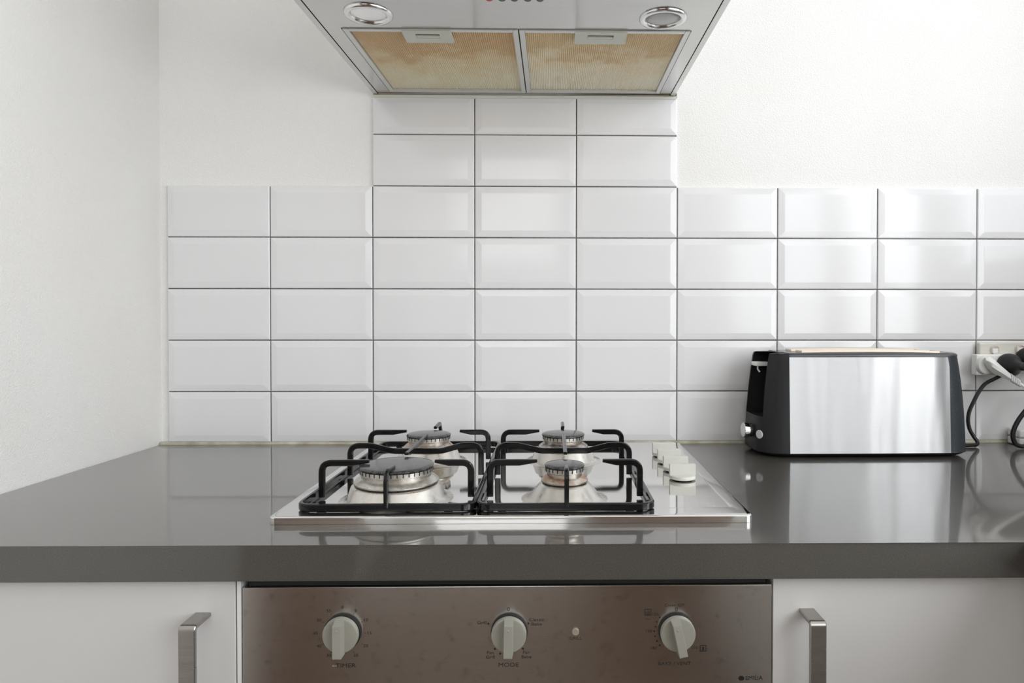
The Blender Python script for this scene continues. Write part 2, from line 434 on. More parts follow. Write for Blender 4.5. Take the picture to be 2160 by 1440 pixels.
def add_tile(x0, x1, z0, z1):
    me = tile_mesh(x1 - x0 - J, z1 - z0 - J)
    o = D.objects.new('tile', me); C.objects.link(o); o.parent = wall_back
    o.location = ((x0 + x1) / 2, random.uniform(-.0003, .0002), (z0 + z1) / 2)
    o.rotation_euler = (math.radians(random.uniform(-.22, .22)), math.radians(random.uniform(-.08, .08)), math.radians(random.uniform(-.22, .22)))
for k in range(-1, 4):
    for i in range(-1, 9):
        x0, x1 = i * TP, min((i + 1) * TP, XR - .003)
        if x1 - x0 < .04: continue
        add_tile(x0, x1, max(TZ0 + k * TV, .0042), TZ0 + (k + 1) * TV)
for i in (1, 2, 3):
    add_tile(i * TP, (i + 1) * TP, TZ0 + 4 * TV, TZ0 + 5 * TV)
    add_tile(i * TP, (i + 1) * TP, TZ0 + 5 * TV, HOODZ - .002)
bm = bmesh.new()
prism(bm, [(.0035, .0002), (-.0062, .0002), (-.0045, .0038), (-.0035, .0052), (.0035, .0052)], lwx(0) + .001, XR - .001, 'X')
link_mesh('sealant', bm, SEALANT, wall_back, label='thin yellowed sealant bead along the foot of the tiles')
bm = bmesh.new()
prism(bm, [(.003, HOODZ - .0060), (-.0055, HOODZ - .0060), (-.007, HOODZ - .0008), (.003, HOODZ - .0008)], TP + .003, 4 * TP - .003, 'X')
link_mesh('sealant', bm, CREAMSEAL, wall_back, label='thin cream sealant bead under the range hood')

# ---------------------------------------------------------------- worktop and cabinets
XI, YF = 1.093, -0.60       # inner corner of the L, front edge
CT = .0397
bm = bmesh.new()
pts = [(lwx(0) + .0008, -.0004), (lwx(YF) + .0008, YF), (XI, YF), (XI, -2.2), (XR - .001, -2.2), (XR - .001, -.0004)]
prism(bm, pts, -CT, 0.0, bev=.0022, seg=3)
ct = link_mesh('countertop', bm, STONE, smooth=40)
tag(ct, 'dark grey speckled stone countertop under the gas cooktop and toaster, running the full width', 'countertop')

DY0, DYF = -.570, -.588     # carcass front, door front
def handle(parent, x, ztop, length=.16):
    bm = bmesh.new()
    p = fillet([Vector((x, DYF + .0005, ztop - .0025)), Vector((x, -.6205, ztop - .0025)), Vector((x, -.6205, ztop - length)), Vector((x, DYF + .0005, ztop - length))], .0035, 5)
    sweep(bm, p, .0178, .0050, lat=(1, 0, 0), cham=.22)
    return link_mesh('handle', bm, HANDLESTEEL, parent, label='flat brushed metal bow handle')
XO0, XO1 = .2116, .8070
cl = thing('base_cabinet', 'white flat-fronted base cabinet left of the oven, against the left wall', 'cabinet', (0, -.3, FZ))
bm = bmesh.new()
x0 = lwx(-.6) + .002
box(bm, x0, XO0 - .0014, DY0, -.004, FZ + .10, -CT - .0006, .001)
box(bm, x0, XO0 - .0014, DY0 + .05, -.05, FZ + .0005, FZ + .10)
link_mesh('body', bm, LAMINATE, cl)
d = link_mesh('door', B(x0 + .001, .2036, DYF, DY0 - .0008, FZ + .105, -CT - .0030, .0012), LAMINATE, cl)
handle(d, .1680, -.0785)
bm = bmesh.new(); box(bm, .2050, .2098, DYF + .0010, DY0 + .002, FZ + .105, -CT - .0010, .0006)
link_mesh('edge_strip', bm, FRAMEW, cl, label='thin white edge strip beside the oven')
cr = thing('base_cabinet', 'white flat-fronted corner base cabinet right of the oven, under the toaster side', 'cabinet', (1.2, -.3, FZ))
bm = bmesh.new()
prism(bm, [(XO1 + .0014, -.004), (XO1 + .0014, DY0), (XI + .030, DY0), (XI + .030, -2.18), (XR - .002, -2.18), (XR - .002, -.004)], FZ + .10, -CT - .0006, bev=.001, seg=1)
prism(bm, [(XO1 + .0014, -.05), (XO1 + .0014, DY0 + .05), (XI + .08, DY0 + .05), (XI + .08, -2.15), (XR - .01, -2.15), (XR - .01, -.05)], FZ + .0005, FZ + .10)
link_mesh('body', bm, LAMINATE, cr)
d = link_mesh('door', B(.8085, XI + .008, DYF, DY0 - .0008, FZ + .105, -CT - .0030, .0012), LAMINATE, cr)
handle(d, .8468, -.0785)
for yy in ((-.592, -1.12), (-1.123, -1.65), (-1.653, -2.178)):
    link_mesh('door', B(XI + .0125, XI + .029, yy[1], yy[0] - (.002 if yy[0] > -.6 else 0), FZ + .105, -CT - .003, .0012), LAMINATE, cr)

# ---------------------------------------------------------------- oven
OY = -.588
ov = thing('oven', 'built-in brushed steel oven below the gas cooktop with three cream dials', 'oven', (.5093, -.3, FZ))
bm = bmesh.new(); box(bm, XO0 + .004, XO1 - .004, -.556, -.02, FZ + .10, -CT - .004)
link_mesh('body', bm, BLACKM, ov, smooth=None)
bm = bmesh.new(); box(bm, XO0, XO1, OY, -.557, -.178, -.0513, .0010)
link_mesh('control_panel', bm, OVENSTEEL, ov)
bm = bmesh.new(); box(bm, XO0 + .006, XO1 - .006, OY + .004, -.557, -.0505, -.0400)
# slanted ends of the dark vent slot
link_mesh('vent_trim', bm, BLACKM, ov, smooth=None, label='black ventilation slot above the panel')
bm = bmesh.new(); box(bm, XO0 + .001, XO1 - .001, OY - .004, -.557, -.78, -.183, .004)
od = link_mesh('oven_door', bm, OVENSTEEL, ov)
bm = bmesh.new(); box(bm, XO0 + .07, XO1 - .07, OY - .0055, OY - .0035, -.68, -.30, .002)
link_mesh('door_glass', bm, BLACKP2, od)
bm = bmesh.new()
tube(bm, fillet([Vector((XO0 + .06, OY - .004, -.215)), Vector((XO0 + .06, OY - .045, -.215)), Vector((XO1 - .06, OY - .045, -.215)), Vector((XO1 - .06, OY - .004, -.215))], .015), .008)
link_mesh('handle', bm, HANDLESTEEL, od)
def oven_knob(x, z, ang, label):
    R = .0196
    M_ = Matrix.Translation((x, OY, z)) @ Matrix.Rotation(ang, 4, 'Y')
    def fin(bm): bmesh.ops.transform(bm, matrix=M_, verts=bm.verts)
    bm = bmesh.new(); lathe(bm, [(.0206, -.0002), (.0206, -.0030), (.0198, -.0036)], axis='Y')
    fin(bm); sk = link_mesh('bezel', bm, BLACKM, ov, label='black ring behind dial')
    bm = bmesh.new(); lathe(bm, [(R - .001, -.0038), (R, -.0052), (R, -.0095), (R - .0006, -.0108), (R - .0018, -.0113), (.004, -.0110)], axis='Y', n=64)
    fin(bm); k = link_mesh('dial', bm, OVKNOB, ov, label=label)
    bm = bmesh.new(); t0, t1 = .0054, .0048
    # raised grip across the dial: rises from the rim, sharp front edge, tail past the rim
    side = [(.0190, -.0100), (.0160, -.0225), (-.0190, -.0225), (-.0205, -.0220), (-.0200, -.0100)]
    L_ = [bm.verts.new((-(t0 if abs(yy) < .012 else t1), yy, zz)) for zz, yy in side]
    R_ = [bm.verts.new(((t0 if abs(yy) < .012 else t1), yy, zz)) for zz, yy in side]
    n_ = len(side); bm.faces.new(L_); bm.faces.new(R_[::-1])
    for i in range(n_): bm.faces.new((L_[i], L_[(i + 1) % n_], R_[(i + 1) % n_], R_[i]))
    bmesh.ops.bevel(bm, geom=list(bm.edges), offset=.0006, segments=2, profile=.5, affect='EDGES')
    fin(bm); g = link_mesh('grip', bm, OVKNOB, k)
    bm = bmesh.new(); lathe(bm, [(.0013, -.0222), (.0013, -.0229), (.0008, -.0232)], cen=(0, 0, .0105), axis='Y', n=16)
    fin(bm); link_mesh('marker_dot', bm, OVKNOB, k)
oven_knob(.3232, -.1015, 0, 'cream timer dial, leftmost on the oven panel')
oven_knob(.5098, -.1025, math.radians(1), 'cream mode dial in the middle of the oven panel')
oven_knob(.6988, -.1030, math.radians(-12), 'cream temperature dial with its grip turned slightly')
bm = bmesh.new(); lathe(bm, [(.0040, -.0002), (.0040, -.0018), (.0033, -.0023), (.0024, -.0020)], cen=(.5844, OY, -.1030), axis='Y', n=24)
lr = link_mesh('indicator_lamp', bm, LED, ov, label='small round clear indicator lamp')
# printed marks
PY = OY - .00015
bm = bmesh.new(); tx = lambda s_, x, z, sz=.0040, al='CENTER', sx=1.25: text_bm(bm, s_, x, z, PY, sz, al, sx)
kx, kz = .3228, -.1030
for i, s_ in enumerate(['0', '5', '10', '15', '20', '25', None, '35', '40', '45', '50', '55']):
    if s_ is None: continue
    a = math.radians(30 * i); tx(s_, kx + .0300 * math.sin(a), kz + .0290 * math.cos(a), .0046)
    if i: lathe(bm, [(.0005, 0), (.0005, -.0001)], cen=(kx + .0252 * math.sin(a), OY - .0001, kz + .0248 * math.cos(a)), axis='Y', n=8)
tx('TIMER', kx + .0035, -.1398, .0066)
link_mesh('timer_markings', bm, INK, ov, smooth=None, kind='stuff')
bm = bmesh.new(); kx = .5093
tx('0', kx - .0005, -.0775, .0058)
tx('Grill', .4790, -.0925, .0050); tx('Classic', .5405, -.0895, .0050); tx('Bake', .5405, -.0945, .0050)
tx('Fan', .4885, -.1265, .0048); tx('Grill', .4885, -.1315, .0048)
tx('Fan', .5290, -.1265, .0048); tx('Bake', .5290, -.1315, .0048)
tx('MODE', kx - .0005, -.1405, .0066)
def dot(x, z, r=.0011): lathe(bm, [(r, 0), (r, -.0001)], cen=(x, OY - .0001, z), axis='Y', n=12)
for x, z in [(.4862, -.0935), (.5312, -.0935), (.4935, -.1222), (.5252, -.1222), (.4995, -.1275)]: dot(x, z)
link_mesh('mode_markings', bm, INK, ov, smooth=None, kind='stuff')
bm = bmesh.new(); tx('GRILL', .5844, -.1110, .0046)
link_mesh('lamp_marking', bm, INK, ov, smooth=None)
bm = bmesh.new(); kx = .6985
tx('Oven Off', .6965, -.0742, .0046); tx('0', .6985, -.0790, .0058)
tx('120', .6745, -.0845, .0042); tx('150', .6672, -.1035, .0042); tx('180', .6725, -.1228, .0042); tx('250', .7190, -.1228, .0042)
for x, z in [(.6797, -.0877), (.6763, -.0930), (.6750, -.0985), (.6735, -.1035), (.6745, -.1092), (.6765, -.1147), (.6797, -.1195)]: dot(x, z, .0009)
tx('BAKE / VENT', .6965, -.1405, .0052)
tx('max', .6660, -.0895, .0030)
def rrect(x, z, a, th=.0007):
    """rounded square outline"""
    for (x0, x1, z0, z1) in [(x - a, x + a, z + a - th, z + a), (x - a, x + a, z - a, z - a + th), (x - a, x - a + th, z - a + th, z + a - th), (x + a - th, x + a, z - a + th, z + a - th)]:
        box(bm, x0, x1, OY - .00018, OY - .00005, z0, z1)
rrect(.6662, -.0820, .0038); rrect(.7290, -.1234, .0036)
for k in (-.0018, 0, .0018): box(bm, .6662 + k - .0004, .6662 + k + .0004, OY - .00018, OY - .00005, -.0845, -.0812)
box(bm, .6640, .6684, OY - .00018, OY - .00005, -.0848, -.0842)
bm2v = [(0, .0024), (.0011, .0005), (.0006, .0003), (.0012, -.0018), (0, -.0024), (-.0012, -.0018), (-.0006, .0003), (-.0011, .0005)]
prism(bm, [(.7290 + a, -.1234 + b) for a, b in bm2v], OY - .00018, OY - .00005, 'Y')
link_mesh('temperature_markings', bm, INK, ov, smooth=None, kind='stuff')
bm = bmesh.new()
text_bm(bm, 'EMILIA', .7772, -.1578, PY, .0066, 'LEFT', 1.02)
prism(bm, [(.7726 + .0034 * math.cos(a), -.1578 + .0027 * math.sin(a)) for a in [2 * PI * k / 24 for k in range(24)]], OY - .00018, OY - .00005, 'Y')
link_mesh('wordmark', bm, INK, ov, smooth=None, label='black maker name with a round emblem')
bm = bmesh.new(); box(bm, .3125, .3165, OY - .0002, OY - .00005, -.1402, -.1396)
prism(bm, [(.3108, -.1399), (.3130, -.1388), (.3130, -.1410)], OY - .0002, OY - .00005, 'Y')
link_mesh('arrow_mark', bm, INKG, ov, smooth=None, label='pale arrow printed before the timer wording')

# ---------------------------------------------------------------- gas cooktop
HX0, HX1, HY0, HY1 = .2135, .8045, -.5255, -.0420
hob = thing('gas_cooktop', 'stainless steel gas cooktop with four burners and cream knobs, set on the grey countertop', 'cooktop', (.509, -.284, 0))
bm = bmesh.new()
def rr(ix, iy, r, n=6, x0=HX0, x1=HX1, y0=HY0, y1=HY1):
    a, b, c_, d_ = x0 + ix, x1 - ix, y0 + iy, y1 - iy; out = []
    for cx_, cy_, s_ in [(b - r, c_ + r, -PI / 2), (b - r, d_ - r, 0), (a + r, d_ - r, PI / 2), (a + r, c_ + r, PI)]:
        for k in range(n + 1):
            t_ = s_ + PI / 2 * k / n; out.append((cx_ + r * math.cos(t_), cy_ + r * math.sin(t_)))
    return out
prof = [(0, .0002, .008), (0, .0072, .008), (.0004, .0084, .008), (.0014, .0093, .0078), (.0032, .0096, .007), (.0085, .0096, .006)]
rings = []
for ins, z, r in prof: rings.append([bm.verts.new((x, y, z)) for x, y in rr(ins, ins, r)])
rings.append([bm.verts.new((x, y, .0096)) for x, y in rr(.0160, .0300, .006)])
rings.append([bm.verts.new((x, y, .0093)) for x, y in rr(.0185, .0325, .005)])
rings.append([bm.verts.new((x, y, .0090)) for x, y in rr(.0205, .0345, .005)])
for a, b in zip(rings, rings[1:]):
    n_ = len(a)
    for i in range(n_): bm.faces.new((a[i], a[(i + 1) % n_], b[(i + 1) % n_], b[i]))
bm.faces.new(rings[-1]); bm.faces.new(rings[0][::-1])
deck = link_mesh('deck', bm, HOBSTEEL, hob, smooth=50, wn=True)
DZ = .0090
def burner(x, y, rd0, rd1, rring, rcrown, rcap, mat, zoff=0, lab=None, slots=28):
    bm = bmesh.new()
    lathe(bm, [(rd0 + .008, DZ + .0001), (rd0 + .002, DZ + .0012), (rd0 - .003, DZ + .0045), (rd1 + .003, DZ + .0190), (rd1, DZ + .0210), (rd1 - .002, DZ + .0215)], cen=(x, y, 0), n=72)
    dome = link_mesh('burner', bm, DOMESTEEL, hob, smooth=50, label=lab)
    z = DZ + .0215
    bm = bmesh.new(); lathe(bm, [(rd1 - .0025, z - .001), (rd1 - .0025, z + .0018)], cen=(x, y, 0), n=64)
    link_mesh('gasket', bm, RUBBER, dome)
    z += .0012
    bm = bmesh.new()
    lathe(bm, [(rring - .002, z), (rring, z + .001), (rring, z + .0025), (rring - .003, z + .0052), (rcrown + .002, z + .0070), (rcrown - .001, z + .0085), (rcrown - .001, z + .0120), (rcrown + .0012, z + .0138), (rcrown + .0012, z + .0192), (rcrown - .004, z + .0196)], cen=(x, y, 0), n=72)
    link_mesh('burner_crown', bm, mat, dome, smooth=40)
    bm = bmesh.new()
    for k in range(slots):
        a = 2 * PI * (k + .5) / slots
        M_ = Matrix.Translation((x, y, 0)) @ Matrix.Rotation(a, 4, 'Z')
        box(bm, rcrown - .004, rcrown + .0016, -.0006, .0006, z + .0150, z + .0198, rot=M_)
    o = link_mesh('flame_ports', bm, BLACKM, dome, smooth=None); o['kind'] = 'stuff'
    zc = z + .0196
    bm = bmesh.new()
    lathe(bm, [(rcap - .003, zc), (rcap, zc + .0010), (rcap + .0003, zc + .0024), (rcap - .0012, zc + .0038), (rcap - .006, zc + .0046), (rcap * .5, zc + .0052), (.002, zc + .0054)], cen=(x, y, 0), n=72)
    link_mesh('burner_cap', bm, CAPM, dome, smooth=50)
burner(.350, -.4415, .0670, .0560, .0555, .0468, .0490, BURN, lab='large front left burner with broad black cap', slots=40)
burner(.3490, -.2035, .0560, .0445, .0415, .0345, .0368, BURNRUST, lab='medium rear left burner', slots=32)
burner(.5765, -.2020, .0560, .0445, .0415, .0335, .0362, BURNDIRT, lab='medium rear right burner with charred rim', slots=32)
burner(.5745, -.4415, .0500, .0320, .0315, .0245, .0268, BURNRUST, lab='small front right burner with rusty ring', slots=24)
# control knobs
def hob_knob():
    x, y = .7530, -.3400
    bm = bmesh.new(); lathe(bm, [(.0150, DZ + .0001), (.0150, DZ + .0025), (.0145, DZ + .0020)], cen=(x, y, 0))
    base = link_mesh('knob_skirt', bm, BLACKM, hob, label='black collar under knob')
    bm = bmesh.new(); z = DZ + .0026
    lathe(bm, [(.0184, z - .0012), (.0196, z - .0004), (.0197, z + .0030), (.0190, z + .0042), (.0174, z + .0048), (.004, z + .0050)], cen=(x, y, 0), n=64)
    kn = link_mesh('control_knob', bm, KNOBP, hob)
    bm = bmesh.new(); box(bm, x - .0195, x + .0195, y - .0045, y + .0045, z + .0036, z + .0206, .0009)
    g = link_mesh('grip', bm, KNOBP, kn)
    return base, kn, g
ks = hob_knob()
for dy in (.057, .114, .171):
    base = ks[0].copy(); C.objects.link(base); base.location = (0, dy, 0)
    kn = ks[1].copy(); C.objects.link(kn); kn.location = (0, dy, 0)
    g = ks[2].copy(); C.objects.link(g); g.parent = kn

# ---------------------------------------------------------------- pan supports
def pan_support(x0, x1, xc, label):
    ps = thing('pan_support', label, 'pan support', ((x0 + x1) / 2, -.30, .0100), group='black pan supports on the gas cooktop')
    zb, hb = .0151, .0098
    yf, yb = -.5065, -.0830
    bm = bmesh.new()
    P = [Vector((x, y, zb)) for x, y in rr(0, 0, .016, 5, x0=x0, x1=x1, y0=yf, y1=yb)]
    sweep(bm, P, .0060, hb, closed=True)
    link_mesh('frame', bm, ENAMEL, ps)
    for fx, fy in ((x0 + .03, yf), (x1 - .03, yf), (x0 + .03, yb), (x1 - .03, yb)):
        bm = bmesh.new(); box(bm, fx - .005, fx + .005, fy - .003, fy + .003, .0093, .0106, .0002)
        link_mesh('rubber_foot', bm, RUBBER, ps)
    zt = .0575
    def side_finger(side, y, xt, y_=None):
        xs = x0 + .0095 if side < 0 else x1 - .0095
        P = fillet([Vector((xs, y, zb - .003)), Vector((xs, y, zt)), Vector((xt, y, zt))], .0125, 7)
        # straight run gets a tapered tip
        xa = xs + (xt - xs) * .62
        P = P[:-1] + [Vector((xa, y, zt)), Vector((xt, y, zt + .0021))]
        hs = [.0084] * (len(P) - 1) + [.0040]
        bm = bmesh.new(); sweep(bm, P, .0062, hs, lat=(0, 1, 0))
        link_mesh('finger', bm, ENAMEL, ps)
    side_finger(-1, -.4440, xc - .0385); side_finger(1, -.4440, xc + .0490)
    side_finger(-1, -.2040, xc - .0405); side_finger(1, -.2040, xc + .0490)
    # wavy bar spanning the frame
    xs, xe = x0 + .0095, x1 - .0095; y = -.3185; zl = .0482
    P = fillet([Vector((xs, y, zb - .003)), Vector((xs, y, zt - .0008)), Vector((xs + .030, y, zt - .0008)), Vector((xc - .036, y, zl)), Vector((xc + .036, y, zl)), Vector((xe - .030, y, zt - .0008)), Vector((xe, y, zt - .0008)), Vector((xe, y, zb - .003))],
               [0, .0135, .045, .045, .045, .045, .0135, 0], 7)
    bm = bmesh.new(); sweep(bm, P, .0062, .0084, lat=(0, 1, 0)); link_mesh('cross_bar', bm, ENAMEL, ps, label='wavy bar spanning the frame')
    bm = bmesh.new()
    sweep(bm, [Vector((xc, -.3940, .0593)), Vector((xc, -.372, .0570)), Vector((xc, -.265, .0570)), Vector((xc, -.2440, .0593))], .0056, [.0040, .0080, .0080, .0040], lat=(1, 0, 0))
    link_mesh('finger', bm, ENAMEL, ps)
    P = fillet([Vector((xc - .0005, yf, zb)), Vector((xc - .0005, yf, zt)), Vector((xc, -.4720, zt + .0006))], .0110, 6)
    bm = bmesh.new(); sweep(bm, P, .0058, [.0080] * (len(P) - 1) + [.0045], lat=(1, 0, 0)); link_mesh('finger', bm, ENAMEL, ps)
    P = fillet([Vector((xc, yb, zb)), Vector((xc, yb - .030, zt)), Vector((xc, -.1600, zt + .0006))], .0110, 6)
    bm = bmesh.new(); sweep(bm, P, .0058, [.0080] * (len(P) - 1) + [.0045], lat=(1, 0, 0)); link_mesh('finger', bm, ENAMEL, ps)
    return ps
pan_support(.2420, .4590, .3525, 'black enamelled pan support over the large and medium left burners')
pan_support(.4655, .6850, .5765, 'black enamelled pan support over the right burners, next to the cream knobs')

# ---------------------------------------------------------------- range hood (authored level, then tipped forward a little)
hood = thing('range_hood', 'stainless steel range hood with two greasy mesh filters above the cooktop', 'range hood', (.503, -.001, HOODZ))
X0, X1, YH = .2050, .8010, -.500
HZ = HOODZ
FX0, FX1, FY0, FY1 = .2395, .7695, -.3215, -.0200
bm = bmesh.new()
# underside plate with an opening for the filters
for a in [(X0 + .0105, X1 - .0105, YH + .0105, FY0, HZ + .0015, HZ + .0045), (X0 + .0105, FX0, FY0, -.003, HZ + .0015, HZ + .0045),
          (X0 + .0105, X1 - .0105, -.0120, -.0020, HZ - .0002, HZ + .0015), (FX1, X1 - .0105, FY0, -.003, HZ + .0015, HZ + .0045), (FX0, FX1, FY1, -.003, HZ + .0015, HZ + .0045)]: box(bm, *a)
link_mesh('underside_panel', bm, HOODSTEEL, hood, smooth=None)
bm = bmesh.new()
# outer skirt with folded lip
for a in [(X0, X0 + .0095, YH, -.001, HZ, HZ + .055), (X1 - .0095, X1, YH, -.001, HZ, HZ + .055), (X0 + .0095, X1 - .0095, YH, YH + .0095, HZ, HZ + .055)]:
    box(bm, *a, .0008)
link_mesh('skirt', bm, HOODSTEEL, hood)
bm = bmesh.new()
b0 = [(X0, YH), (X1, YH), (X1, -.002), (X0, -.002)]; t0 = [(.36, -.30), (.646, -.30), (.646, -.002), (.36, -.002)]
v0 = [bm.verts.new((x, y, HZ + .055)) for x, y in b0]; v1 = [bm.verts.new((x, y, HZ + .24)) for x, y in t0]
for i in range(4): bm.faces.new((v0[i], v0[(i + 1) % 4], v1[(i + 1) % 4], v1[i]))
bm.faces.new(v1); bm.faces.new(v0[::-1])
link_mesh('canopy', bm, HOODSTEEL, hood)
link_mesh('chimney', B(.362, .644, -.298, -.0035, HZ + .24, CZ - .020, .001), HOODSTEEL, hood)
bm = bmesh.new(); box(bm, FX0 - .003, FX1 + .003, FY0 - .003, FY1 + .003, HZ + .020, HZ + .022)
link_mesh('filter_recess', bm, BLACKM, hood, smooth=None)
def hfilter(x0, x1, label, hx0, hx1, MESHM):
    fr = bmesh.new(); w_ = .0085; z0, z1 = HZ - .0005, HZ + .011
    y0, y1 = FY0 + .0010, FY1 - .0018
    box(fr, x0, x0 + w_, y0, y1, z0, z1, .0008); box(fr, x1 - w_, x1, y0, y1, z0, z1, .0008)
    box(fr, x0 + w_, x1 - w_, y0, y0 + w_, z0, z1, .0008); box(fr, x0 + w_, x1 - w_, y1 - w_, y1, z0, z1, .0008)
    root = link_mesh('filter', fr, ALU, hood, label=label)
    # corrugated mesh: real ribs along y
    bm = bmesh.new(); nr = 76; n_ = nr * 4; a, b = x0 + w_ - .0005, x1 - w_ + .0005
    top = []; bot = []
    for i in range(n_ + 1):
        x = a + (b - a) * i / n_; z = HZ + .0042 + .0011 * math.cos(2 * PI * i / 4)
        top.append(bm.verts.new((x, y0 + w_ - .0005, z))); bot.append(bm.verts.new((x, y1 - w_ + .0005, z)))
    for i in range(n_): bm.faces.new((top[i], top[i + 1], bot[i + 1], bot[i]))
    o = link_mesh('filter_mesh', bm, MESHM, root, smooth=60, label='beige greasy corrugated mesh stained brown')
    # pull handle plate with a finger slot
    hm = bmesh.new(); ya, yb = y0 + .0030, y0 + .0440; zz0, zz1 = HZ - .0030, HZ + .0006
    cx_ = (hx0 + hx1) / 2; sw, sh = (hx1 - hx0) * .25, .0080; yc = y0 + .0175
    outer = [(hx0 + .002, ya), (hx1 - .002, ya), (hx1, yb - .002), (hx1 - .002, yb), (hx0 + .002, yb), (hx0, yb - .002)]
    # frame made of four slabs round the slot
    for q in [(hx0, cx_ - sw, ya, yb), (cx_ + sw, hx1, ya, yb), (cx_ - sw, cx_ + sw, ya, yc - sh), (cx_ - sw, cx_ + sw, yc + sh, yb)]:
        box(hm, q[0], q[1], q[2], q[3], zz0, zz1)
    bmesh.ops.remove_doubles(hm, verts=hm.verts, dist=1e-5)
    hd = link_mesh('filter_handle', hm, CREAM, root, smooth=None, label='cream plastic pull handle')
    sm_ = bmesh.new(); box(sm_, cx_ - sw, cx_ + sw, yc + .0005, yc + sh + .0004, zz0 + .0004, zz0 + .0032, .0008)
    link_mesh('latch', sm_, CREAM, hd)
    sm_ = bmesh.new(); box(sm_, cx_ - sw - .001, cx_ + sw + .001, yc - sh - .001, yc + sh + .001, zz1 + .0002, zz1 + .0008)
    link_mesh('slot_back', sm_, BLACKM, hd, smooth=None)
hfilter(.2415, .5060, 'left aluminium filter with brown grease stains', .3300, .4040, MESH_L)
hfilter(.5075, .7680, 'right aluminium filter, paler beige', .5920, .6720, MESH_R)
def lamp(x, y, label):
    z = HZ + .0015
    bm = bmesh.new()
    lathe(bm, [(.0345, z + .001), (.0345, z - .0015), (.0325, z - .0034), (.0285, z - .0040), (.0262, z - .0030), (.0250, z + .0005)], cen=(x, y, 0), n=64, cap0=False, cap1=False)
    r0 = link_mesh('lamp', bm, RINGM, hood, smooth=60, label=label)
    bm = bmesh.new(); lathe(bm, [(.0250, z + .0002), (.0240, z - .0008), (.018, z - .0014), (.0005, z - .0018)], cen=(x, y, 0), n=48, cap0=False)
    link_mesh('lamp_lens', bm, LENS, r0, smooth=60)
    bm = bmesh.new(); lathe(bm, [(.0250, z + .0004), (.017, z + .006), (.006, z + .0075)], cen=(x, y, 0), n=48, cap0=False)
    link_mesh('reflector', bm, REFLECTOR, r0, smooth=60)
lamp(.2945, -.3700, 'round chrome hood lamp on the left, switched off'); lamp(.7185, -.3640, 'round chrome hood lamp on the right, switched off')
for i, x in enumerate((.4722, .4896, .5063, .5244, .5411)):
    bm = bmesh.new(); z = HZ + .0015
    lathe(bm, [(.0050, z), (.0050, z - .0025), (.0040, z - .0032)], cen=(x, -.4245, 0), n=24)
    link_mesh('button', bm, REDP if i == 0 else BLACKP2, hood, label='red round push button' if i == 0 else 'black round push button')
hood.rotation_euler = (math.atan(.020), 0, 0)

# ---------------------------------------------------------------- toaster
TCX, TCY = 1.1225, -.0845
SEAM = -.1395; STRIP = .1525
toa = thing('toaster', 'long brushed steel toaster with black ends standing on the right of the countertop', 'toaster', (TCX, TCY, 0))
def t_half(z):
    u = max(0, min(1, (z - .01) / .178))
    return .1925 - .0140 * u ** 2.2, .0655 - .0075 * u
def outline(z, notch=0., n=10, grow=0.):
    hx, hy = t_half(z); hx += grow; hy += grow
    rl, rr_ = .046, .030
    pts = []
    # counter-clockwise from front-left seam
    def bow(x):
        w_ = TCX + x - 1.1325
        return (-.1515 + .012 * w_ + .05 * w_ * w_) - TCY + .0655
    xs = [SEAM + (STRIP - SEAM) * k / 16 for k in range(17)] + [STRIP + (hx - rr_ - STRIP) * k / 3 for k in (1, 2, 3)]
    front = [(x, -hy + bow(x)) for x in xs]
    def arc(cx_, cy_, rx, ry, a0, a1, m_):
        return [(cx_ + rx * math.cos(a0 + (a1 - a0) * k / m_), cy_ + ry * math.sin(a0 + (a1 - a0) * k / m_)) for k in range(1, m_ + 1)]
    fr_end = front[-1]
    ca = arc(hx - rr_, fr_end[1] + rr_, rr_, rr_, -PI / 2, 0, n)
    cb = [(hx, -.01), (hx, .02)] + arc(hx - rr_, hy - rr_, rr_, rr_, 0, PI / 2, n)
    back = [(x, hy) for x in (.05, -.05, SEAM, -hx + rl)]
    cc = arc(-hx + rl, hy - rl * .8, rl, rl * .8, PI / 2, PI, n)
    nd = notch
    xl = -hx
    side = [(xl, .0275), (xl, .0270)] + [(xl + nd, y) for y in (.0265, 0, -.008)]
    yb_ = -hy + bow(SEAM)
    cd = arc(-hx + rl, yb_ + rl, rl, rl, PI, PI * 1.5, n)[:-1]
    if nd: cd = [(xl + nd, -.017), (xl + nd, -.027), (xl + nd, yb_ + rl - .0235)] + cd[3:]
    seq = dict(front=front, ca=ca, cb=cb, back=back, cc=cc, side=side, cd=cd)
    return seq
def loft(zs, sel, notchf=lambda z: 0., capb=False, capt=False, closed=False, grow=0.):
    bm = bmesh.new(); rings = []
    for z in zs:
        s_ = outline(z, notchf(z), grow=grow if not callable(grow) else grow(z)); rings.append([bm.verts.new((TCX + x, TCY + y, z)) for x, y in sel(s_)])
    m_ = len(rings[0])
    for a, b in zip(rings, rings[1:]):
        for i in range(m_ if closed else m_ - 1): bm.faces.new((a[i], a[(i + 1) % m_], b[(i + 1) % m_], b[i]))
    if capb: bm.faces.new(rings[0][::-1])
    if capt: bm.faces.new(rings[-1])
    return bm
ZS = [.0085, .02, .04, .06, .08, .10, .12, .14, .155, .168, .176, .1815]
